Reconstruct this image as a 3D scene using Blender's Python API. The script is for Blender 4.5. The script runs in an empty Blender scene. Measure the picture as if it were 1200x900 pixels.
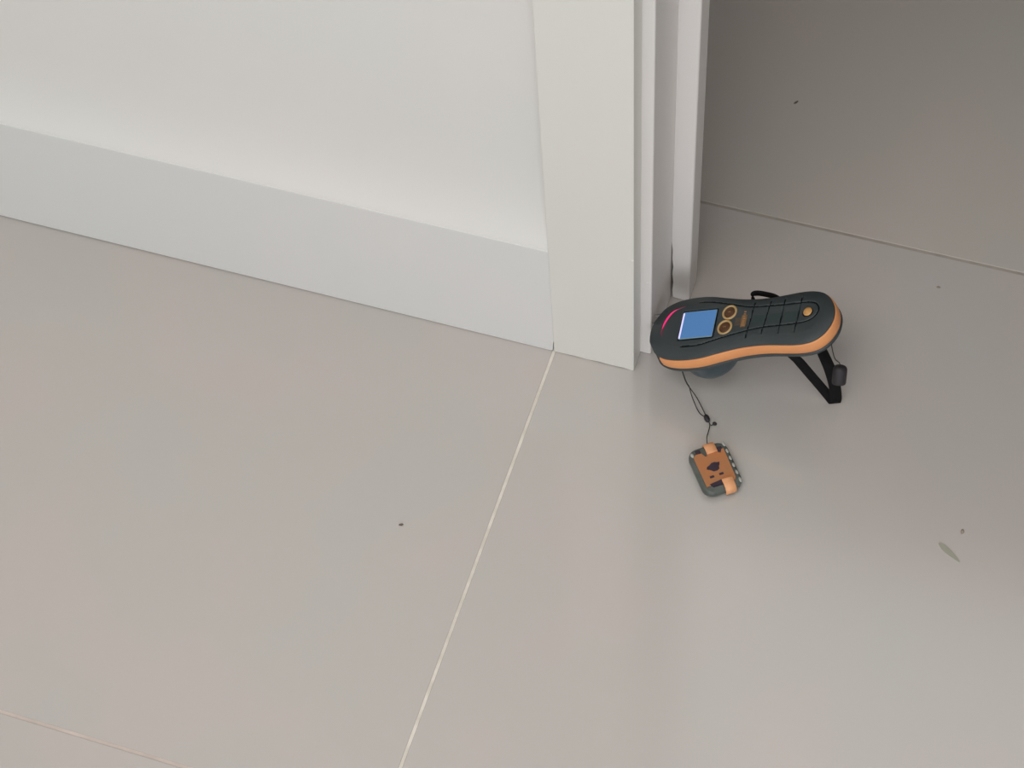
import bpy, bmesh, math, random
import numpy as np
from mathutils import Vector, Matrix
random.seed(4)
C = bpy.context.scene.collection
scene = bpy.context.scene

# ------------------------------------------------------------------ camera
cam_data = bpy.data.cameras.new('camera')
cam_data.sensor_width = 36.0
cam_data.lens = 36.0 * 2317.19 / 1200.0
cam_data.clip_start = 0.02
cam_ob = bpy.data.objects.new('camera', cam_data)
C.objects.link(cam_ob)
_r = Vector((0.9496584823770986, 0.3089289675048794, -0.05207360065902068))
_u = Vector((-0.2367853854734252, 0.8166138725674643, 0.5263786321238452))
_f = Vector((-0.2051376320313448, 0.4875496653334285, -0.8486541555650537))
cm = Matrix((( _r.x, _u.x, -_f.x, 0.31725), (_r.y, _u.y, -_f.y, -1.09577), (_r.z, _u.z, -_f.z, 1.81579), (0, 0, 0, 1)))
cam_ob.matrix_world = cm
scene.camera = cam_ob

# ------------------------------------------------------------------ world, lights, exposure
world = bpy.data.worlds.new('world')
scene.world = world
world.use_nodes = True
world.node_tree.nodes['Background'].inputs[0].default_value = (0.75, 0.85, 1.0, 1)
world.node_tree.nodes['Background'].inputs[1].default_value = 1.0
scene.view_settings.view_transform = 'Standard'
scene.view_settings.look = 'None'
scene.view_settings.gamma = 1.0
scene.view_settings.use_curve_mapping = False
scene.view_settings.exposure = 0.18

def area(name, loc, target, sx, sy, power, color):
    d = bpy.data.lights.new(name, 'AREA')
    d.shape = 'RECTANGLE'; d.size = sx; d.size_y = sy
    d.energy = power; d.color = color
    o = bpy.data.objects.new(name, d); C.objects.link(o)
    o.location = loc
    o.rotation_euler = (Vector(target) - Vector(loc)).to_track_quat('-Z', 'Y').to_euler()
    return o
area('window_daylight', (0.9, -3.9, 1.5), (0.3, 0, 0.9), 2.6, 1.8, 37, (0.96, 0.98, 1.0))
area('ceiling_light', (-0.30, -1.30, 2.58), (-0.30, -1.30, 0), 1.4, 1.4, 22.5, (1.0, 0.975, 0.95))
area('hall_reflection_panel', (0.5, 0.75, 2.58), (0.5, 0.75, 0), 1.9, 0.9, 6.0, (1.0, 0.985, 0.96))  # added panel over the hall, mirrored to brighten the near floor

# ------------------------------------------------------------------ helpers
def lin(c):
    return tuple(((v / 255.0) / 12.92 if v / 255.0 <= 0.04045 else ((v / 255.0 + 0.055) / 1.055) ** 2.4) for v in c)

def mat(name, base, rough=0.5, metallic=0.0, spec=0.5, vary=0.0, vscale=8.0, second=None, bump=0.0, bscale=200.0, coat=0.0,
        emission=None, estr=0.0, rvary=0.0):
    m = bpy.data.materials.new(name); m.use_nodes = True
    nt = m.node_tree; b = nt.nodes['Principled BSDF']
    b.inputs['Roughness'].default_value = rough
    b.inputs['Metallic'].default_value = metallic
    b.inputs['Specular IOR Level'].default_value = spec
    b.inputs['Coat Weight'].default_value = coat
    tc = nt.nodes.new('ShaderNodeTexCoord')
    n1 = nt.nodes.new('ShaderNodeTexNoise')
    n1.inputs['Scale'].default_value = vscale; n1.inputs['Detail'].default_value = 4
    nt.links.new(tc.outputs['Object'], n1.inputs['Vector'])
    mix = nt.nodes.new('ShaderNodeMix'); mix.data_type = 'RGBA'
    a = tuple(base); s = tuple(second) if second else tuple(max(0, v * (1 - vary)) for v in a)
    mix.inputs['A'].default_value = (*a, 1); mix.inputs['B'].default_value = (*s, 1)
    mr = nt.nodes.new('ShaderNodeMapRange')
    mr.inputs['From Min'].default_value = 0.35; mr.inputs['From Max'].default_value = 0.65
    nt.links.new(n1.outputs['Fac'], mr.inputs['Value'])
    nt.links.new(mr.outputs['Result'], mix.inputs['Factor'])
    nt.links.new(mix.outputs['Result'], b.inputs['Base Color'])
    if rvary:
        mr2 = nt.nodes.new('ShaderNodeMapRange')
        mr2.inputs['To Min'].default_value = rough - rvary; mr2.inputs['To Max'].default_value = rough + rvary
        nt.links.new(n1.outputs['Fac'], mr2.inputs['Value'])
        nt.links.new(mr2.outputs['Result'], b.inputs['Roughness'])
    if bump:
        n2 = nt.nodes.new('ShaderNodeTexNoise')
        n2.inputs['Scale'].default_value = bscale; n2.inputs['Detail'].default_value = 3
        nt.links.new(tc.outputs['Object'], n2.inputs['Vector'])
        bp = nt.nodes.new('ShaderNodeBump'); bp.inputs['Strength'].default_value = bump; bp.inputs['Distance'].default_value = 0.001
        nt.links.new(n2.outputs['Fac'], bp.inputs['Height'])
        nt.links.new(bp.outputs['Normal'], b.inputs['Normal'])
    if emission:
        b.inputs['Emission Color'].default_value = (*emission, 1)
        b.inputs['Emission Strength'].default_value = estr
    return m

M = {
 'wall': mat('wall_paint', (0.76, 0.73, 0.705), 0.5, vscale=3, second=(0.735, 0.735, 0.70), bump=0.15, bscale=90, spec=0.3),
 'trimp': mat('trim_enamel', (0.755, 0.74, 0.72), 0.32, vscale=4, second=(0.735, 0.74, 0.715), bump=0.08, bscale=60),
 'casing': mat('casing_enamel', (0.76, 0.74, 0.69), 0.32, vscale=4, second=(0.74, 0.735, 0.68), bump=0.08, bscale=60),
 'jamb': mat('jamb_enamel', (0.81, 0.765, 0.735), 0.35, vscale=6, second=(0.78, 0.755, 0.725), bump=0.1, bscale=60),
 'tile': mat('porcelain_tile', (0.550, 0.492, 0.461), 0.15, vscale=5, second=(0.522, 0.496, 0.464), rvary=0.03, spec=0.9),
 'tile_hall': mat('porcelain_tile_hall', (0.560, 0.50, 0.458), 0.15, vscale=5, second=(0.53, 0.50, 0.458), rvary=0.03, spec=0.9),
 'slab': mat('floor_mortar', (0.55, 0.53, 0.49), 0.9),
 'grout': mat('grout', (0.82, 0.76, 0.68), 0.8, vscale=60, second=(0.68, 0.63, 0.54), bump=0.4, bscale=400),
 'grout_dark': mat('grout_dark', (0.43, 0.38, 0.335), 0.8, vscale=40, vary=0.15),  # darker grout, close to the tile colour
 'grout_pink': mat('grout_pink', (0.66, 0.56, 0.50), 0.8, vscale=40, vary=0.15),
 'hall_wall': mat('hall_wall_darkened', (0.22, 0.19, 0.16), 0.6),  # unseen hall walls darkened to keep bounce light off the hall floor
 'ceiling': mat('ceiling_paint', (0.82, 0.82, 0.80), 0.7),
 'crack_shade': mat('crack_shade', (0.03, 0.025, 0.02), 0.9),
 'shell': mat('charcoal_plastic', (0.045, 0.055, 0.056), 0.45, vscale=30, second=(0.039, 0.049, 0.053), bump=0.1, bscale=900),
 'pad': mat('green_black_rubber', (0.034, 0.054, 0.053), 0.55, vscale=30, vary=0.15),
 'groove': mat('black_and_groove_shade', (0.005, 0.008, 0.009), 0.9, spec=0.15),  # near-black of bezel and button seat, also painted as shade in the grooves
 'orange': mat('orange_rubber', (0.82, 0.35, 0.13), 0.5, vscale=25, second=(0.76, 0.31, 0.125)),
 'amber': mat('amber_plastic', (0.70, 0.37, 0.12), 0.45, vary=0.15, vscale=300),
 'amber_dim': mat('amber_print', (0.42, 0.24, 0.10), 0.5, vary=0.4, vscale=500),
 'pale_amber': mat('pale_amber_ring', (0.56, 0.37, 0.16), 0.45, vary=0.15, vscale=300),
 'brown': mat('brown_button', (0.10, 0.040, 0.015), 0.4),
 'label': mat('label_film', (0.10, 0.075, 0.055), 0.45, vary=0.2, vscale=300),
 'label_ink': mat('label_ink', (0.32, 0.17, 0.07), 0.5, vary=0.4, vscale=700),
 'dome': mat('dome_plastic', (0.045, 0.068, 0.080), 0.35),
 'screen': mat('lcd', (0.05, 0.10, 0.18), 0.25, emission=lin((70, 120, 176)), estr=0.62),
 'screen_edge': mat('lcd_glare', (0.4, 0.45, 0.6), 0.3, emission=lin((200, 190, 235)), estr=0.8),
 'screen_rim': mat('lcd_rim', (0.25, 0.38, 0.42), 0.3),
 'led': mat('magenta_led', (0.3, 0.02, 0.1), 0.3, emission=(0.75, 0.01, 0.13), estr=0.9),
 'led_dim': mat('led_light_guide', (0.10, 0.012, 0.04), 0.3, emission=(0.35, 0.01, 0.08), estr=0.25),
 'strap': mat('black_webbing', (0.004, 0.004, 0.0045), 0.8, spec=0.2, bump=0.5, bscale=1500),
 'cord': mat('black_cord', (0.025, 0.023, 0.02), 0.7),
 'cordlock': mat('black_matt_plastic', (0.022, 0.019, 0.022), 0.6),
 'tagbody': mat('grey_tag_plastic', (0.115, 0.13, 0.115), 0.35, vary=0.3, vscale=60),
 'tagface': mat('orange_tag_face', (0.50, 0.185, 0.065), 0.5, vscale=60, second=(0.43, 0.19, 0.08)),
 'tagtab': mat('orange_tag_tab', (0.88, 0.42, 0.20), 0.45, vscale=90, vary=0.15),
 'emblem': mat('dark_emblem', (0.035, 0.020, 0.035), 0.5),
 'ridge': mat('pale_ridge', (0.42, 0.42, 0.38), 0.4),
 'metal': mat('steel', (0.6, 0.6, 0.6), 0.3, metallic=1.0),
 'grit': mat('grit', (0.16, 0.12, 0.10), 0.9),
 'sliver': mat('dried_sliver', (0.37, 0.365, 0.29), 0.7),
 'chip': mat('pale_brown_crumb', (0.36, 0.30, 0.24), 0.9),
}

def obj(name, bm, m, parent=None, smooth=False, mats=None):
    me = bpy.data.meshes.new(name)
    bmesh.ops.recalc_face_normals(bm, faces=bm.faces)
    bm.to_mesh(me); bm.free()
    for k in (mats or [m]): me.materials.append(M[k])
    if smooth:
        for p in me.polygons: p.use_smooth = True
    o = bpy.data.objects.new(name, me); C.objects.link(o)
    if parent: o.parent = parent
    return o

def empty(name, loc=(0, 0, 0)):
    o = bpy.data.objects.new(name, None); C.objects.link(o); o.location = loc
    o.empty_display_size = 0.02
    return o

def tag(o, label=None, cat=None, group=None, kind=None):
    if label: o['label'] = label
    if cat: o['category'] = cat
    if group: o['group'] = group
    if kind: o['kind'] = kind
    return o

def add_box(bm, x0, x1, y0, y1, z0, z1, bev=0.0, seg=2):
    r = bmesh.ops.create_cube(bm, size=1.0)
    vs = r['verts']
    for v in vs:
        v.co = Vector(((x0 + x1) / 2 + v.co.x * (x1 - x0), (y0 + y1) / 2 + v.co.y * (y1 - y0), (z0 + z1) / 2 + v.co.z * (z1 - z0)))
    if bev:
        es = list({e for v in vs for e in v.link_edges})
        bmesh.ops.bevel(bm, geom=es, offset=bev, segments=seg, profile=0.5, affect='EDGES')
    return bm

def box(name, x0, x1, y0, y1, z0, z1, m, parent=None, bev=0.0, seg=2):
    bm = bmesh.new(); add_box(bm, x0, x1, y0, y1, z0, z1, bev, seg)
    return obj(name, bm, m, parent)

def add_prism(bm, pts, a, b):
    """pts: list of Vector loops at a; b: extrusion vector"""
    n = len(pts)
    v0 = [bm.verts.new(Vector(p) + Vector(a)) for p in pts]
    v1 = [bm.verts.new(Vector(p) + Vector(a) + Vector(b)) for p in pts]
    bm.faces.new(v0); bm.faces.new(list(reversed(v1)))
    for i in range(n):
        j = (i + 1) % n
        bm.faces.new((v0[j], v0[i], v1[i], v1[j]))

def catmull(P, n):
    P = [Vector(p) for p in P]
    Q = [P[0] * 2 - P[1]] + P + [P[-1] * 2 - P[-2]]
    out = []
    for i in range(len(P) - 1):
        a, b, c, d = Q[i:i + 4]
        for k in range(n):
            t = k / n
            out.append(0.5 * ((2 * b) + (c - a) * t + (2 * a - 5 * b + 4 * c - d) * t * t + (3 * b - a - 3 * c + d) * t ** 3))
    out.append(P[-1])
    return out

def add_tube(bm, P, r, seg=8, closed=False):
    rings = []
    up = Vector((0.3, 0.2, 1)).normalized()
    n = len(P)
    for i, p in enumerate(P):
        t = (P[(i + 1) % n] - P[i - 1]) if closed else (P[min(i + 1, n - 1)] - P[max(i - 1, 0)])
        t.normalize()
        s = t.cross(up); s.normalize(); w = s.cross(t); up = w
        rr = r[i] if isinstance(r, (list, tuple)) else r
        rings.append([bm.verts.new(p + (s * math.cos(2 * math.pi * k / seg) + w * math.sin(2 * math.pi * k / seg)) * rr) for k in range(seg)])
    m = n if closed else n - 1
    for i in range(m):
        A, B = rings[i], rings[(i + 1) % n]
        for k in range(seg):
            bm.faces.new((A[k], A[(k + 1) % seg], B[(k + 1) % seg], B[k]))
    if not closed:
        bm.faces.new(list(reversed(rings[0]))); bm.faces.new(rings[-1])

def add_ribbon(bm, P, Wd, width, th):
    """flat webbing along P with width directions Wd"""
    n = len(P); rows = []
    for i, p in enumerate(P):
        t = (P[min(i + 1, n - 1)] - P[max(i - 1, 0)]).normalized()
        w = Wd[i] - t * Wd[i].dot(t); w.normalize(); nn = t.cross(w).normalized()
        h = width / 2; q = th / 2
        prof = [(-h, -q * .3), (-h * .92, -q), (h * .92, -q), (h, -q * .3), (h, q * .3), (h * .92, q), (-h * .92, q), (-h, q * .3)]
        rows.append([bm.verts.new(p + w * a + nn * b) for a, b in prof])
    k = 8
    for i in range(n - 1):
        for j in range(k):
            bm.faces.new((rows[i][j], rows[i][(j + 1) % k], rows[i + 1][(j + 1) % k], rows[i + 1][j]))
    bm.faces.new(list(reversed(rows[0]))); bm.faces.new(rows[-1])

def add_ball(bm, c, r, sx=1, sy=1, sz=1, rot=None, seg=16):
    res = bmesh.ops.create_uvsphere(bm, u_segments=seg, v_segments=max(6, seg // 2), radius=r)
    for v in res['verts']:
        co = Vector((v.co.x * sx, v.co.y * sy, v.co.z * sz))
        if rot: co = rot @ co
        v.co = co + Vector(c)

# ------------------------------------------------------------------ structure: floor
TILE = 0.80; JOINT = 0.0034
GX = -0.0905; GY = 0.2407          # joint centre lines
floor = box('floor', -3.0, 3.0, -4.0, 3.2, -0.03, -0.0075, 'slab')
tag(floor, kind='structure')
tile_mesh = None
ix0, ix1, iy0, iy1 = -4, 4, -5, 4
for ix in range(ix0, ix1):
    for iy in range(iy0, iy1):
        x0 = GX + ix * TILE; y0 = GY + iy * TILE
        cx0, cx1 = max(x0 + JOINT / 2, -3.0), min(x0 + TILE - JOINT / 2, 3.0)
        cy0, cy1 = max(y0 + JOINT / 2, -4.0), min(y0 + TILE - JOINT / 2, 3.2)
        if cx1 - cx0 < 0.02 or cy1 - cy0 < 0.02: continue
        full = (cx1 - cx0 > TILE - 0.004) and (cy1 - cy0 > TILE - 0.004)
        lip = random.uniform(-0.0004, 0.0)
        if full and tile_mesh:
            t = bpy.data.objects.new('tile', tile_mesh); C.objects.link(t); t.parent = floor
        else:
            bm = bmesh.new(); hx, hy = (cx1 - cx0) / 2, (cy1 - cy0) / 2
            add_box(bm, -hx, hx, -hy, hy, -0.0075, 0.0, 0.0006, 2)
            t = obj('tile', bm, 'tile', floor)
            if full: tile_mesh = t.data
        if iy >= 0:
            t.material_slots[0].link = 'OBJECT'; t.material_slots[0].material = M['tile_hall']
        t.location = ((cx0 + cx1) / 2, (cy0 + cy1) / 2, lip)
for ix in range(ix0 + 1, ix1):
    x = GX + ix * TILE
    if abs(x) < 2.99:
        box('grout_joint', x - JOINT / 2, x + JOINT / 2, -4.0, 3.2, -0.0075, -0.0004, 'grout', floor)
for iy in range(iy0 + 1, iy1):
    y = GY + iy * TILE
    if -4 < y < 3.2:
        box('grout_joint', -3.0, 3.0, y - JOINT / 2, y + JOINT / 2, -0.0075, -0.0006, 'grout_dark' if y > 0 else 'grout_pink', floor)

# ------------------------------------------------------------------ structure: walls
WT = 0.17                # wall thickness
HB = 0.186               # skirting height
WF = 0.028               # wall face behind the trim face
CW = 0.0905              # casing width
H = 2.6; DH = 2.1; DW = 0.90

# left wall: foot flares to the skirting top, shaped to catch a bright band
prof = [(WF + 0.0, H)]
for k in range(60):
    z = 0.42 - (0.42 - 0.176) * k / 59
    prof.append((WF - 0.0272 * math.exp(-max(0.0, z - HB) / 0.038), z))
prof += [(WF + 0.004, 0.17), (WF + 0.004, 0.0), (WT - 0.02, 0.0), (WT - 0.02, H)]
bm = bmesh.new()
add_prism(bm, [(0, y, z) for y, z in prof], (-3.0, 0, 0), (3.0 - CW + 0.03, 0, 0))
for f in bm.faces:
    if len(f.verts) == 4: f.smooth = True
wl = obj('wall_left', bm, 'wall'); tag(wl, kind='structure')
m_ = wl.modifiers.new('split', 'EDGE_SPLIT'); m_.split_angle = math.radians(40)

# skirting board, bottom right corner pared away to leave the small open joint
bm = bmesh.new()
xe = -CW + 0.0002
pts = [(-3.0, 0, 0.0012), (-1.4, 0, 0.0009), (-0.6, 0, 0.0016), (xe - 0.004, 0, 0.0006), (xe - 0.0016, 0, 0.0022), (xe - 0.0011, 0, 0.012), (xe, 0, 0.021), (xe, 0, HB), (-3.0, 0, HB)]
add_prism(bm, pts, (0, 0, 0), (0, WF + 0.003, 0))
bmesh.ops.bevel(bm, geom=[e for e in bm.edges if all(abs(v.co.z - HB) < 1e-4 for v in e.verts)], offset=0.0006, segments=2, profile=0.5, affect='EDGES')
bb = obj('baseboard_left', bm, 'trimp'); tag(bb, kind='structure')

# right wall beyond the opening (out of frame) and lintel
x_r = DW + CW
bx = box('wall_right_of_door', x_r - 0.03, 3.0, WF, WT - 0.02, 0, H, 'wall'); bx.name = 'wall_right'; tag(bx, kind='structure')
bx = box('wall_above', -0.06, DW + 0.06, WF, WT - 0.02, DH + 0.01, H, 'wall'); bx.name = 'wall_lintel'; tag(bx, kind='structure')
bx = box('baseboard_right', x_r, 3.0, 0, WF + 0.001, 0.001, HB, 'trimp', bev=0.001); tag(bx, kind='structure')

# door frame: casing boards, jamb boards, stops
door = empty('door_1'); tag(door, kind='structure')
CT = 0.0259              # casing board thickness; jamb edge sits this far back
XS = 0.0118              # jamb reveal plane
YR = 0.104               # where the stop begins
XR = 0.0333; YK = 0.138  # stop face and depth
# casing, front left
bm = bmesh.new()
pts = [(-CW, 0, 0.0014), (-CW + 0.003, 0, 0.0004), (-0.066, 0, 0.0012), (-0.052, 0, 0.0003), (-0.040, 0, 0.0017), (-0.027, 0, 0.0008), (-0.012, 0, 0.0014), (-0.003, 0, 0.0002), (0, 0, 0.0004), (0, 0, DH + CW), (-CW, 0, DH)]
add_prism(bm, pts, (0, 0, 0), (0, CT, 0))
bmesh.ops.bevel(bm, geom=[e for e in bm.edges if abs(e.verts[0].co.z - e.verts[1].co.z) > 1.0], offset=0.0008, segments=3, profile=0.5, affect='EDGES')
obj('casing', bm, 'casing', door)
box('casing_head', -0.0005, DW + CW, 0, CT, DH, DH + CW, 'casing', door, 0.0015)
box('casing', DW, DW + CW, 0, CT, 0.001, DH, 'casing', door, 0.0015)
# jamb board, left: back edge pared away near the floor so the joint to the stop opens as a crack
bm = bmesh.new()
pts = [(0, CT - 0.0002, 0.0006), (0, YK, 0.0006), (0, YK, DH), (0, CT - 0.0002, DH)]
add_prism(bm, pts, (XS - 0.022, 0, 0), (0.022, 0, 0))
bmesh.ops.bevel(bm, geom=[e for e in bm.edges if all(abs(v.co.y - CT) < 1e-3 and v.co.x > 0.01 for v in e.verts)], offset=0.002, segments=3, profile=0.5, affect='EDGES')
obj('jamb_board', bm, 'jamb', door)
box('crack_shade_sheet', -0.012, -0.010, CT, WT, 0, DH, 'crack_shade', door)  # dark sheet added behind the joint as shade for the crack
# the stop stands proud of the jamb; its back edge is pared away near the floor, which leaves a dark open crack
bm = bmesh.new()
g_ = [(XS + 0.0030, 0.0012), (XS + 0.0022, 0.016), (XS + 0.0030, 0.030), (XS + 0.0016, 0.046), (XS + 0.0024, 0.060), (XS + 0.0012, 0.074), (XS + 0.0014, 0.088), (XS + 0.0001, 0.104), (XS + 0.0001, DH), (XR, DH), (XR, 0.0006)]
add_prism(bm, [(x, YR, z) for x, z in g_], (0, 0, 0), (0, YK - YR, 0))
bmesh.ops.bevel(bm, geom=[e for e in bm.edges if all(abs(v.co.x - XR) < 1e-4 for v in e.verts) and abs(e.verts[0].co.z - e.verts[1].co.z) > 1], offset=0.0025, segments=3, profile=0.5, affect='EDGES')
obj('door_stop', bm, 'jamb', door)
box('jamb_board', XS - 0.022, XS, YK, WT + 0.0, 0.0006, DH, 'jamb', door, 0.001)
box('casing', -CW, 0.0, WT - 0.02, WT + 0.002, 0.0006, DH + CW, 'casing', door, 0.0015)
# right jamb, head
box('jamb_board', DW - XS, DW - XS + 0.022, CT - 0.0002, WT, 0.0006, DH, 'jamb', door, 0.001)
box('door_stop', DW - XR, DW - XS, YR, YK, 0.0006, DH, 'jamb', door, 0.002)
box('jamb_head', XS, DW - XS, CT - 0.0002, WT, DH - 0.022, DH, 'jamb', door, 0.001)
# filler drips of paint on the jamb edge
for (x, y, z, r) in ((-0.0015, 0.0, 0.205, 0.0018), (0.0070, CT - 0.0004, 0.135, 0.0018)):
    bm = bmesh.new(); add_ball(bm, (x, y, z), r, 1.3, 0.35, 0.7, seg=10)
    obj('paint_drip', bm, 'jamb', door, True)

# rest of the room on the camera's side
def struct(name, *a, m='wall', bev=0):
    o = box(name, *a, m, None, bev); tag(o, kind='structure'); return o
struct('wall_side_left', -3.1, -3.0, -4.1, 0.1, 0, H)
struct('wall_side_right', 3.0, 3.1, -4.1, 0.1, 0, H)
struct('wall_hall_left', -3.1, -3.0, 0.1, 3.3, 0, H, m='hall_wall')
struct('wall_hall_right', 3.0, 3.1, 0.1, 3.3, 0, H, m='hall_wall')
bm = bmesh.new()
add_box(bm, -3.0, -0.5, -4.1, -4.0, 0, H); add_box(bm, 2.3, 3.0, -4.1, -4.0, 0, H)
add_box(bm, -0.5, 2.3, -4.1, -4.0, 0, 0.5); add_box(bm, -0.5, 2.3, -4.1, -4.0, 2.5, H)
o = obj('wall_back', bm, 'wall'); tag(o, kind='structure')
bm = bmesh.new()
add_box(bm, -0.5, 2.3, -4.08, -4.02, 0.5, 0.55); add_box(bm, -0.5, 2.3, -4.08, -4.02, 2.45, 2.5)
add_box(bm, -0.5, -0.45, -4.08, -4.02, 0.55, 2.45); add_box(bm, 2.25, 2.3, -4.08, -4.02, 0.55, 2.45)
add_box(bm, 0.88, 0.92, -4.07, -4.03, 0.55, 2.45)
o = obj('window_1', bm, 'trimp'); tag(o, kind='structure')
struct('ceiling', -3.1, 3.1, -4.1, 3.3, H, H + 0.08, m='ceiling')
# far room
struct('wall_far', -3.0, 3.0, 3.2, 3.3, 0, H, m='hall_wall')

# ------------------------------------------------------------------ moisture meter
O = Vector((0.0188, 0.0137, 0.065))
eu = Vector((0.9029, 0.0790, 0.4226)).normalized()
ev = Vector((-0.0872, 0.9962, 0.0)).normalized()
en = eu.cross(ev).normalized()
meter = empty('moisture_meter')
meter.matrix_world = Matrix(((eu.x, ev.x, en.x, O.x), (eu.y, ev.y, en.y, O.y), (eu.z, ev.z, en.z, O.z), (0, 0, 0, 1)))
tag(meter, 'charcoal and orange handheld moisture meter with blue screen, jutting from the white door frame', 'meter')
minv = meter.matrix_world.inverted()

HWT = [(-0.0046, 0.0), (-0.0042, 0.006), (-0.0030, 0.0125), (-0.0008, 0.0170), (0.0020, 0.0215), (0.0060, 0.0278), (0.0125, 0.0328), (0.0215, 0.0366), (0.035, 0.0390), (0.050, 0.0393),
       (0.063, 0.0379), (0.077, 0.0348), (0.092, 0.0318), (0.105, 0.0299), (0.120, 0.0291), (0.134, 0.0296), (0.150, 0.0313), (0.164, 0.0325),
       (0.176, 0.0318), (0.186, 0.0284), (0.194, 0.0215), (0.1990, 0.0130), (0.2012, 0.0055), (0.2017, 0.0)]
def smooth_outline(N):
    half = catmull([Vector((a, b, 0)) for a, b in HWT], 24)
    far = [(p.x, max(p.y, 0)) for p in half]
    loop = far + [(a, -b) for a, b in reversed(far[1:-1])]
    L = np.array(loop); d = np.r_[0, np.cumsum(np.hypot(*(np.roll(L, -1, 0) - L).T))]
    L2 = np.vstack([L, L[:1]])
    s = np.linspace(0, d[-1], N, endpoint=False)
    return np.c_[np.interp(s, d, L2[:, 0]), np.interp(s, d, L2[:, 1])]
NO = 640
OUT = smooth_outline(NO)
tang = np.roll(OUT, -1, 0) - np.roll(OUT, 1, 0); tang /= np.linalg.norm(tang, axis=1)[:, None]
NRM = np.c_[-tang[:, 1], tang[:, 0]]
if ((OUT - OUT.mean(0)) * NRM).sum() < 0: NRM = -NRM
SPINE = np.c_[np.clip(OUT[:, 0], 0.034, 0.168), np.zeros(NO)]

def polyd(P, line):
    d = np.full(len(P), 9.0)
    for a, b in zip(line[:-1], line[1:]):
        a = np.array(a[:2]); b = np.array(b[:2]); ab = b - a
        t = np.clip(((P - a) @ ab) / (ab @ ab), 0, 1)
        d = np.minimum(d, np.linalg.norm(P - a - t[:, None] * ab, axis=1))
    return d
G1 = catmull([(0.0376, -0.0250, 0), (0.0559, -0.0248, 0), (0.0709, -0.0212, 0), (0.0924, -0.0158, 0), (0.1245, -0.0100, 0), (0.1614, -0.0090, 0), (0.1781, -0.0055, 0), (0.1852, 0.0041, 0),
              (0.1815, 0.0134, 0), (0.1703, 0.0165, 0), (0.1443, 0.0162, 0), (0.1087, 0.0177, 0), (0.0802, 0.0255, 0), (0.061, 0.0300, 0), (0.0472, 0.0306, 0)], 5)
CROSS = [[(0.1128, 0.0235), (0.1094, -0.0205)], [(0.1307, 0.0235), (0.1262, -0.0175)], [(0.1461, 0.0240), (0.1446, -0.0190)], [(0.1648, 0.0245), (0.1625, -0.0195)]]
def top_z(P, t):
    z = 0.0048 * (1 - t ** 3.5) - 0.0016 * np.maximum(0, 1 - t * 1.6)
    g = np.exp(-(polyd(P, G1) / 0.0009) ** 2)
    for c in CROSS: g = np.maximum(g, 0.85 * np.exp(-(polyd(P, c) / 0.0008) ** 2))
    # screen well
    q = np.maximum(np.abs(P[:, 0] - 0.0520) - 0.0215, np.abs(P[:, 1] - 0.0012) - 0.0195)
    z = z - 0.0006 * (q < 0)
    # LED crescent channel ahead of the screen
    return z - 0.0014 * g

def top_height(u, v):
    P = np.array([[u, v]])
    d = P[0] - np.array([min(max(u, 0.034), 0.168), 0])
    # t from scaling towards the outline
    best = 1.0
    i = np.argmin(np.abs(np.arctan2(OUT[:, 1] - 0, OUT[:, 0] - SPINE[:, 0]) - math.atan2(d[1], d[0] if abs(d[0]) > 1e-9 else 0)) + np.abs(SPINE[:, 0] - min(max(u, 0.034), 0.168)) * 20)
    L = np.linalg.norm(OUT[i] - SPINE[i])
    t = min(1.0, np.linalg.norm(d) / L)
    return 0.0048 * (1 - t ** 3.5) - 0.0016 * max(0, 1 - t * 1.6)

# top shell
RT = 72
ts = 1 - (1 - np.linspace(0, 1, RT + 1)) ** 1.0
verts = []; faces = []
for k in range(RT, -1, -1):
    t = ts[k]
    P = SPINE + (OUT - SPINE) * t
    z = top_z(P, np.full(NO, t))
    verts += np.c_[P, z].tolist()
for k in range(RT):
    for i in range(NO):
        j = (i + 1) % NO
        faces.append((k * NO + i, k * NO + j, (k + 1) * NO + j, (k + 1) * NO + i))
base = len(verts)
verts += np.c_[OUT + NRM * -0.0002, np.full(NO, -0.0018)].tolist()
for i in range(NO):
    j = (i + 1) % NO
    faces.append((i, base + i, base + j, j))
me = bpy.data.meshes.new('top_shell'); me.from_pydata(verts, [], faces)
bm = bmesh.new(); bm.from_mesh(me); bmesh.ops.remove_doubles(bm, verts=bm.verts, dist=0.00002)
bpy.data.meshes.remove(me)
top_shell = obj('top_shell', bm, 'shell', meter, True, mats=['shell', 'groove'])
cen = np.array([tuple(p.center) for p in top_shell.data.polygons])
gd = polyd(cen[:, :2], G1) / 0.00075
for c in CROSS: gd = np.minimum(gd, polyd(cen[:, :2], c) / 0.00055)
for p, g_ in zip(top_shell.data.polygons, gd):
    if g_ < 1 and p.normal.z > 0.2: p.material_index = 1  # groove faces blackened to stand in for shade

def lofted(name, rings, m, parent, cap=True, sel=None):
    """rings: list of (outset, z); sel optional contiguous index list (open strip)"""
    bm = bmesh.new(); rows = []
    idx = list(range(0, NO, 2)) if sel is None else sel
    for (o_, z) in rings:
        rows.append([bm.verts.new((OUT[i][0] + NRM[i][0] * o_, OUT[i][1] + NRM[i][1] * o_, z)) for i in idx])
    n = len(idx)
    for a, b in zip(rows[:-1], rows[1:]):
        for i in range(n if sel is None else n - 1):
            j = (i + 1) % n
            bm.faces.new((a[i], a[j], b[j], b[i]))
    if cap and sel is None:
        bm.faces.new(rows[0]); bm.faces.new(list(reversed(rows[-1])))
    elif sel is not None:
        # close the strip into a solid
        bm.faces.new([r[0] for r in rows]); bm.faces.new([r[-1] for r in reversed(rows)])
        for i in range(n - 1):
            bm.faces.new((rows[-1][i], rows[-1][i + 1], rows[0][i + 1], rows[0][i]))
    return obj(name, bm, m, parent, True)
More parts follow.
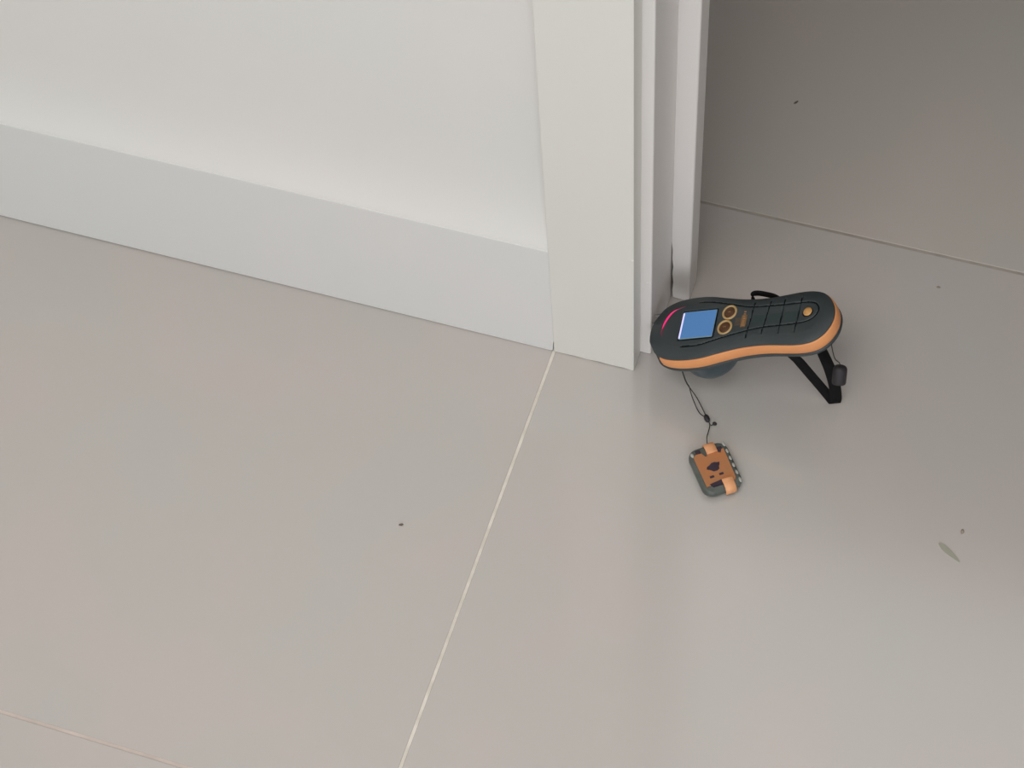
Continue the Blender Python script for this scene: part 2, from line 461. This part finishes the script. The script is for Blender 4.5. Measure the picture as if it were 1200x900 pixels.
lofted('bottom_shell', [(-0.004, -0.0010), (-0.0008, -0.0012), (-0.0010, -0.004), (-0.0010, -0.0160), (0.0014, -0.0164), (0.0018, -0.0185), (0.0006, -0.0212), (-0.003, -0.0232), (-0.008, -0.0250)], 'shell', meter)
# orange band wraps both sides and the butt, leaving the head bare
sel = [i for i in range(NO) if OUT[i][0] > 0.0120]
k0 = next(k for k in range(len(sel)) if sel[k] - sel[k - 1] not in (1,)) if any(sel[k] - sel[k - 1] != 1 for k in range(1, len(sel))) else 0
sel = sel[k0:] + sel[:k0]
lofted('orange_band', [(-0.0012, -0.0020), (0.0006, -0.0020), (0.0012, -0.0032), (0.0016, -0.0090), (0.0014, -0.0140), (0.0008, -0.0156), (-0.0012, -0.0156)], 'orange', meter, sel=sel)

def flat_rr(bm, cu, cv, hu, hv, r, z0, z1, shear=0.0, seg=5):
    pts = []
    for sx, sy, a0 in ((1, 1, 0), (-1, 1, 90), (-1, -1, 180), (1, -1, 270)):
        for k in range(seg + 1):
            a = math.radians(a0 + 90 * k / seg)
            x = sx * (hu - r) + r * math.cos(a); y = sy * (hv - r) + r * math.sin(a)
            pts.append((cu + x + shear * y, cv + y, z0))
    add_prism(bm, pts, (0, 0, 0), (0, 0, z1 - z0))

ZT = 0.0032
bm = bmesh.new(); flat_rr(bm, 0.0518, 0.0012, 0.0205, 0.0186, 0.0015, 0.0018, ZT + 0.0004)
bez = obj('screen_bezel', bm, 'groove', meter)
bm = bmesh.new(); flat_rr(bm, 0.0518, 0.0012, 0.0192, 0.0172, 0.0010, 0.0018, ZT + 0.0007)
obj('screen_rim', bm, 'screen_rim', bez)
bm = bmesh.new(); flat_rr(bm, 0.0521, 0.0015, 0.0185, 0.0164, 0.0010, 0.0018, ZT + 0.0010)
obj('screen', bm, 'screen', bez)
bm = bmesh.new(); flat_rr(bm, 0.0335, 0.0010, 0.0009, 0.0160, 0.0005, 0.0018, ZT + 0.0013)
obj('screen_edge_glare', bm, 'screen_edge', bez)  # glowing strip put in as glare along the screen's head edge

# crescent indicator light in front of the screen
cres = catmull([(0.0125, -0.0100, 0), (0.0112, -0.0040, 0), (0.0116, 0.0030, 0), (0.0142, 0.0120, 0), (0.0190, 0.0200, 0), (0.0260, 0.0245, 0), (0.0325, 0.0268, 0)], 8)
def crescent(name, i0, i1, wmax, m, dz):
    bm = bmesh.new(); L = []; Rr = []
    n = i1 - i0
    for k in range(i0, i1 + 1):
        p = cres[k]; t = (cres[min(k + 1, len(cres) - 1)] - cres[max(k - 1, 0)]).normalized(); s = Vector((-t.y, t.x, 0))
        w = wmax * math.sin(math.pi * min(0.97, max(0.03, (k - i0) / n))) ** 0.8
        z = top_height(p.x, p.y)
        L.append(bm.verts.new((p.x + s.x * w, p.y + s.y * w, top_height(p.x + s.x * w, p.y + s.y * w) + dz)))
        Rr.append((bm.verts.new((p.x, p.y, z + dz + 0.0003)), bm.verts.new((p.x - s.x * w, p.y - s.y * w, top_height(p.x - s.x * w, p.y - s.y * w) + dz))))
    for k in range(n):
        bm.faces.new((L[k], L[k + 1], Rr[k + 1][0], Rr[k][0])); bm.faces.new((Rr[k][0], Rr[k + 1][0], Rr[k + 1][1], Rr[k][1]))
    geom = bm.faces[:]
    ex = bmesh.ops.extrude_face_region(bm, geom=geom)
    for v in ex['geom']:
        if isinstance(v, bmesh.types.BMVert): v.co.z -= 0.0010
    return obj(name, bm, m, meter, True)
crescent('light_guide', 0, 48, 0.0014, 'led_dim', 0.0001)
crescent('indicator_light', 12, 38, 0.0012, 'led', 0.0004)

# two ringed buttons
for (u_, v_) in ((0.0860, 0.0128), (0.0838, -0.0058)):
    bm = bmesh.new()
    ring = [Vector((u_ + 0.0072 * math.cos(a), v_ + 0.0080 * math.sin(a), ZT + 0.0006)) for a in np.linspace(0, 2 * math.pi, 33)[:-1]]
    add_tube(bm, ring, 0.0013, 8, closed=True)
    rg = obj('button_ring', bm, 'pale_amber', meter, True)
    bm = bmesh.new(); add_ball(bm, (u_, v_, ZT), 0.0062, 1, 1.1, 0.28, seg=20)
    obj('button', bm, 'brown', rg, True)
    bm = bmesh.new(); add_box(bm, u_ - 0.0016, u_ + 0.0016, v_ - 0.0006, v_ + 0.0006, ZT + 0.0014, ZT + 0.0020)
    obj('button_mark', bm, 'label_ink', rg)
# label between buttons and keys
bm = bmesh.new(); flat_rr(bm, 0.1008, 0.0030, 0.0068, 0.0128, 0.001, 0.002, ZT + 0.0004)
lab = obj('label_panel', bm, 'label', meter)
bm = bmesh.new(); add_box(bm, 0.1010, 0.1066, -0.0085, 0.0150, ZT, ZT + 0.0006)
obj('label_print', bm, 'label_ink', lab)
bm = bmesh.new()
for k in range(7):
    v_ = -0.0060 + k * 0.0028
    add_box(bm, 0.1026, 0.1026 + 0.0026, v_, v_ + 0.0015, ZT + 0.0005, ZT + 0.0009)
obj('label_mark', bm, 'amber_dim', lab)
# grip pads between the cross grooves
us = [0.1108, 0.1286, 0.1455, 0.1638]
def gcurve(u, far):
    if far: return np.interp(u, [0.080, 0.1087, 0.1443, 0.1703, 0.1815], [0.0255, 0.0177, 0.0162, 0.0165, 0.0134])
    return np.interp(u, [0.0924, 0.1245, 0.1614, 0.1781], [-0.0158, -0.0100, -0.0090, -0.0055])
for a, b in zip(us[:-1], us[1:]):
    sh = 0.0
    pts = []
    g = 0.0013
    for (uu, far) in ((a + g, False), (b - g, False), (b - g + 0.0008, True), (a + g + 0.0012, True)):
        v_ = gcurve(uu, far) + (-g if far else g)
        pts.append((uu + (0.0012 if far else -0.0005), v_, ZT - 0.0008))
    bm = bmesh.new(); add_prism(bm, pts, (0, 0, 0), (0, 0, 0.0013))
    bmesh.ops.bevel(bm, geom=[e for e in bm.edges if max(v.co.z for v in e.verts) > ZT], offset=0.0004, segments=2, profile=0.5, affect='EDGES')
    obj('grip_pad', bm, 'pad', meter)
# power button in its oval
bm = bmesh.new(); add_ball(bm, (0.1752, 0.0040, ZT - 0.0002), 0.0078, 1, 1.0, 0.16, seg=24)
pw = obj('button_seat', bm, 'groove', meter, True)
bm = bmesh.new(); add_ball(bm, (0.1738, 0.0040, ZT + 0.0004), 0.0052, 0.95, 1.02, 0.36, seg=20)
pb = obj('power_button', bm, 'amber', pw, True)
# sensor dome under the head
bm = bmesh.new()
prof = [(0.0360, -0.0200), (0.0360, -0.0300), (0.0354, -0.0400), (0.0340, -0.0470), (0.0310, -0.0530), (0.025, -0.0580), (0.014, -0.0608), (0.0, -0.0616)]
rows = []
for r, z in prof[:-1]:
    rows.append([bm.verts.new((0.0485 + r * 0.92 * math.cos(2 * math.pi * k / 48), r * 0.93 * math.sin(2 * math.pi * k / 48), z)) for k in range(48)])
ap = bm.verts.new((0.0485, 0, prof[-1][1]))
for a, b in zip(rows[:-1], rows[1:]):
    for k in range(48): bm.faces.new((a[k], a[(k + 1) % 48], b[(k + 1) % 48], b[k]))
for k in range(48): bm.faces.new((rows[-1][k], rows[-1][(k + 1) % 48], ap))
bm.faces.new(rows[0])
obj('sensor_dome', bm, 'dome', meter, True)
# measuring pins pushed into the frame
for v_ in (0.0175, 0.0285):
    bm = bmesh.new()
    base_u = 0.006
    add_tube(bm, [Vector((base_u, v_, -0.0070)), Vector((-0.010, v_, -0.0090)), Vector((-0.0150, v_, -0.0096))], [0.0012, 0.0012, 0.0003], 10)
    obj('measuring_pin', bm, 'metal', meter)

# --- wrist strap, child of the meter, built in world space then moved into the meter's frame
def wchild(name, bm, m, parent, smooth=True):
    o = obj(name, bm, m, None, smooth)
    o.data.transform(minv if parent == meter or parent.parent == meter else Matrix())
    o.parent = parent
    return o
def mw(u, v, n_): return meter.matrix_world @ Vector((u, v, n_))
bm = bmesh.new()
# far-side loop: out from the flank and back underneath
L1 = catmull([mw(0.1060, 0.020, -0.012), mw(0.1055, 0.0315, -0.0085), mw(0.1035, 0.0375, -0.0048), mw(0.1075, 0.0400, -0.0035), mw(0.119, 0.0385, -0.0055), mw(0.131, 0.0345, -0.0085), mw(0.137, 0.028, -0.018), mw(0.145, 0.015, -0.0272)], 8)
add_ribbon(bm, L1, [(en * 0.85 + ev * 0.35 + eu * 0.25) for _ in L1], 0.0062, 0.0016)
L2 = catmull([mw(0.145, 0.015, -0.0272), mw(0.147, 0.004, -0.0268), Vector((0.1619, 0.0095, 0.1000)), Vector((0.1750, 0.0120, 0.0760)), Vector((0.1885, 0.0143, 0.0520)), Vector((0.2030, 0.0170, 0.0260)), Vector((0.2150, 0.0195, 0.0030))], 8)
wd = []
for i in range(len(L2)):
    t = i / (len(L2) - 1)
    wd.append((eu * (1 - t) + Vector((0.96, 0.18, 0.25)) * t).normalized())
add_ribbon(bm, L2, wd, 0.0120, 0.0016)
strap = wchild('wrist_strap', bm, 'strap', meter)
bm = bmesh.new()
L3 = catmull([Vector((0.2165, 0.0195, 0.0022)), Vector((0.2168, 0.0196, 0.0120)), Vector((0.2130, 0.0165, 0.0440)), Vector((0.2050, 0.0125, 0.0800)), mw(0.1770, -0.0150, -0.0230)], 9)
wd = [Vector((0.86, 0.40, 0.30)).lerp(Vector((0.35, 0.95, -0.25)), i / len(L3)) for i in range(len(L3))]
n3 = len(L3)
add_ribbon(bm, L3, wd, 0.0135, 0.0016)
wchild('strap_tail', bm, 'strap', strap)
bm = bmesh.new()
P = catmull([mw(0.1935, -0.0180, -0.0180), Vector((0.2110, -0.0070, 0.1300)), Vector((0.2165, -0.0055, 0.1200)), Vector((0.2183, -0.0045, 0.1120))], 8)
add_tube(bm, P, 0.0006, 6)
cl = wchild('strap_cord', bm, 'cord', strap)
# cord lock barrel
bm = bmesh.new()
axis = Vector((0.10, -0.52, -0.80)).normalized()
c_top = Vector((0.2183, -0.0045, 0.1135))
rad = [(0.0, 0.0), (0.0035, 0.0002), (0.0060, 0.0016), (0.0072, 0.0045), (0.0073, 0.0070), (0.0073, 0.0230), (0.0068, 0.0245), (0.0, 0.0248)]
s_ = axis.orthogonal().normalized(); w_ = axis.cross(s_)
rows = []
for r, h in rad[1:-1]:
    rows.append([bm.verts.new(c_top + axis * h * 0.8 + (s_ * math.cos(2 * math.pi * k / 24) + w_ * math.sin(2 * math.pi * k / 24)) * r) for k in range(24)])
for a, b in zip(rows[:-1], rows[1:]):
    for k in range(24): bm.faces.new((a[k], a[(k + 1) % 24], b[(k + 1) % 24], b[k]))
bm.faces.new(rows[0]); bm.faces.new(list(reversed(rows[-1])))
wchild('cord_lock', bm, 'cordlock', strap)

# ------------------------------------------------------------------ orange tag on its cord
TC = Vector((0.1165, -0.0980, 0.0))
ta = Vector((0.600, -0.800, 0)).normalized(); tw = Vector((0.800, 0.600, 0)).normalized()
tg = empty('key_tag')
tg.matrix_world = Matrix(((ta.x, tw.x, 0, TC.x), (ta.y, tw.y, 0, TC.y), (0, 0, 1, 0.0), (0, 0, 0, 1)))
tag(tg, 'small orange and grey tag with dark emblem, lying on the floor below the meter', 'tag')
def rr_loft(bm, rings, cu=0, cv=0, seg=6):
    rows = []
    for (hu, hv, r, z) in rings:
        pts = []
        for sx, sy, a0 in ((1, 1, 0), (-1, 1, 90), (-1, -1, 180), (1, -1, 270)):
            for k in range(seg + 1):
                a = math.radians(a0 + 90 * k / seg)
                pts.append(bm.verts.new((cu + sx * (hu - r) + r * math.cos(a), cv + sy * (hv - r) + r * math.sin(a), z)))
        rows.append(pts)
    n = len(rows[0])
    for a, b in zip(rows[:-1], rows[1:]):
        for k in range(n): bm.faces.new((a[k], a[(k + 1) % n], b[(k + 1) % n], b[k]))
    bm.faces.new(list(reversed(rows[0]))); bm.faces.new(rows[-1])
bm = bmesh.new()
rr_loft(bm, [(0.022, 0.016, 0.008, 0.0), (0.0260, 0.0200, 0.010, 0.0022), (0.0285, 0.0218, 0.011, 0.006), (0.0285, 0.0216, 0.011, 0.0095), (0.0268, 0.0205, 0.010, 0.0118), (0.0255, 0.0190, 0.009, 0.0122)])
obj('tag_body', bm, 'tagbody', tg, True)
bm = bmesh.new()
# face plate with notched outline
out = [(-0.0180, -0.0172), (-0.0205, -0.0135), (-0.0200, -0.0075), (-0.0150, -0.0050), (-0.0150, -0.0030), (-0.0215, -0.0020), (-0.0215, 0.0090), (-0.0150, 0.0096), (-0.0140, 0.0120), (-0.0180, 0.0140), (-0.0180, 0.0165), (0.0180, 0.0155), (0.0205, 0.0140), (0.0205, -0.0020), (0.0180, -0.0060), (0.0190, -0.0170)]
add_prism(bm, [(a, b, 0.0118) for a, b in out], (0, 0, 0), (0, 0, 0.0018))
obj('face_plate', bm, 'tagface', tg)
for sgn, cv in ((-1, 0.0035), (1, 0.0062)):
    bm = bmesh.new()
    path = [Vector((sgn * 0.0165, cv, 0.0142)), Vector((sgn * 0.0240, cv, 0.0142)), Vector((sgn * 0.0285, cv, 0.0120)), Vector((sgn * 0.0300, cv, 0.0080)), Vector((sgn * 0.0292, cv, 0.0040))]
    P = catmull(path, 5)
    add_ribbon(bm, P, [Vector((0, 1, 0))] * len(P), 0.0118, 0.0022)
    obj('clip_tab', bm, 'tagtab', tg, True)
# dark emblem: eight sided blot with side wings
bm = bmesh.new()
em = [(-0.0050, -0.001), (-0.0052, 0.0025), (-0.0040, 0.0048), (-0.0038, 0.0075), (-0.0010, 0.0066), (0.0008, 0.0050), (0.0036, 0.0046), (0.0052, 0.0018), (0.0050, -0.0022), (0.0030, -0.0042), (0.0018, -0.0056), (0.0004, -0.0082), (-0.0022, -0.0070), (-0.0030, -0.0042)]
add_prism(bm, [(a - 0.0005, b - 0.0012, 0.0136) for a, b in em], (0, 0, 0), (0, 0, 0.0005))
obj('emblem', bm, 'emblem', tg)
for (a, b) in ((0.0098, -0.0075), (0.0096, 0.0030)):
    bm = bmesh.new(); add_box(bm, a - 0.0012, a + 0.0012, b - 0.0023, b + 0.0023, 0.0135, 0.0140)
    obj('emblem_mark', bm, 'emblem', tg)
bm = bmesh.new()
add_prism(bm, [(0.0175, -0.0130, 0.0120), (0.0160, 0.0010, 0.0120), (0.0180, 0.0060, 0.0120), (0.0215, 0.0040, 0.0120), (0.0212, -0.0100, 0.0120)], (0, 0, 0), (0, 0, 0.0022))
obj('slot', bm, 'emblem', tg)
for (a, b) in ((-0.0225, -0.0100), (-0.0190, 0.0130)):
    bm = bmesh.new(); add_box(bm, a - 0.0028, a + 0.0028, b - 0.0030, b + 0.0022, 0.0115, 0.0132, 0.0006)
    obj('corner_notch', bm, 'emblem', tg)
for k in range(6):
    a = -0.0235 + k * 0.0090
    bm = bmesh.new(); add_ball(bm, (a, 0.0190, 0.0112), 0.0022, 1.6, 0.8, 0.75, seg=10)
    obj('edge_bead', bm, 'ridge', tg, True)
bm = bmesh.new(); add_ball(bm, (-0.0215, -0.0170, 0.0115), 0.0026, 1.2, 0.8, 0.7, seg=10)
obj('edge_bead', bm, 'ridge', tg, True)

def tchild(name, bm, m):
    o = obj(name, bm, m, None, True); o.data.transform(tg.matrix_world.inverted()); o.parent = tg; return o
# cord: from the meter's head down to the tag
A0 = mw(0.028, -0.034, -0.0235)
bead = Vector((0.0915, -0.0375, 0.0032))
j0 = Vector((0.0655, -0.0140, 0.0180))
bm = bmesh.new()
add_tube(bm, catmull([A0, A0 * 0.45 + j0 * 0.55 + Vector((0, 0, -0.004)), j0], 6), 0.0008, 6)
add_tube(bm, catmull([j0, Vector((0.0750, -0.0190, 0.0095)), Vector((0.0855, -0.0295, 0.0040)), bead], 8), 0.00055, 6)
add_tube(bm, catmull([j0, Vector((0.0715, -0.0215, 0.0095)), Vector((0.0815, -0.0325, 0.0035)), bead], 8), 0.00055, 6)
tt = tg.matrix_world @ Vector((-0.0300, 0.0030, 0.0100))
add_tube(bm, catmull([bead, Vector((0.0965, -0.0440, 0.0030)), Vector((0.0975, -0.0540, 0.0040)), Vector((0.0985, -0.0640, 0.0100)), tt], 6), 0.00055, 6)
e_ = Vector((0.1010, -0.0410, 0.0024))
add_tube(bm, catmull([bead + Vector((0.004, -0.005, 0)), Vector((0.0980, -0.0440, 0.0024)), e_], 5), 0.0005, 6)
cord = wchild('tether_cord', bm, 'cord', meter)
rot = Matrix.Rotation(math.radians(-55), 3, 'Z')
bm = bmesh.new(); add_ball(bm, bead, 0.0030, 1.7, 1.0, 0.9, rot)
wchild('slide_bead', bm, 'cordlock', cord)
bm = bmesh.new(); add_ball(bm, e_, 0.0020, 1.2, 1.0, 0.9)
wchild('end_bead', bm, 'cordlock', cord)

# ------------------------------------------------------------------ bits on the floor
def crumb(name, x, y, r, m, label, cat, sx=1, sy=1, sz=0.5, rz=0):
    bm = bmesh.new()
    res = bmesh.ops.create_icosphere(bm, subdivisions=2, radius=r)
    for v in res['verts']:
        k = 1 + random.uniform(-0.2, 0.2)
        v.co = Vector((v.co.x * sx * k, v.co.y * sy * k, v.co.z * sz))
    o = obj(name, bm, m, None, True); o.location = (x, y, r * sz - 0.0004); o.rotation_euler.z = rz
    tag(o, label, cat); return o
crumb('grit_speck', -0.1794, -0.2486, 0.0017, 'grit', 'tiny dark speck of grit on the tile left of the pale floor joint', 'speck', 1.5, 0.8, 0.5, 0.3)
crumb('floor_crumb', 0.3756, -0.0929, 0.0024, 'chip', 'tiny brownish crumb on the tile just above the grey-green sliver', 'crumb', 0.7, 1.2, 0.2)
crumb('grit_speck', 0.0793, 0.411, 0.0018, 'grit', 'tiny dark fleck on the shaded floor beyond the doorway', 'speck', 0.7, 1.8, 0.3, -0.6)
crumb('grit_speck', 0.2916, 0.1972, 0.0017, 'chip', 'tiny fleck on the floor tile behind the meter, short of the far joint', 'speck', 1.2, 0.9, 0.3)
bm = bmesh.new()
pa, pb_ = Vector((0.3555, -0.1125, 0)), Vector((0.3795, -0.1275, 0))
d = (pb_ - pa); s = Vector((-d.y, d.x, 0)).normalized()
ws = [0.0012, 0.0030, 0.0032, 0.0026, 0.0018, 0.0006]
L = [pa + d * (k / 5) for k in range(6)]
add_prism(bm, [tuple(L[k] + s * ws[k]) for k in range(6)] + [tuple(L[k] - s * ws[k]) for k in range(5, -1, -1)], (0, 0, -0.0003), (0, 0, 0.0007))
o = obj('floor_sliver', bm, 'sliver'); tag(o, 'flat grey-green sliver stuck to the floor tile at the right', 'sliver')
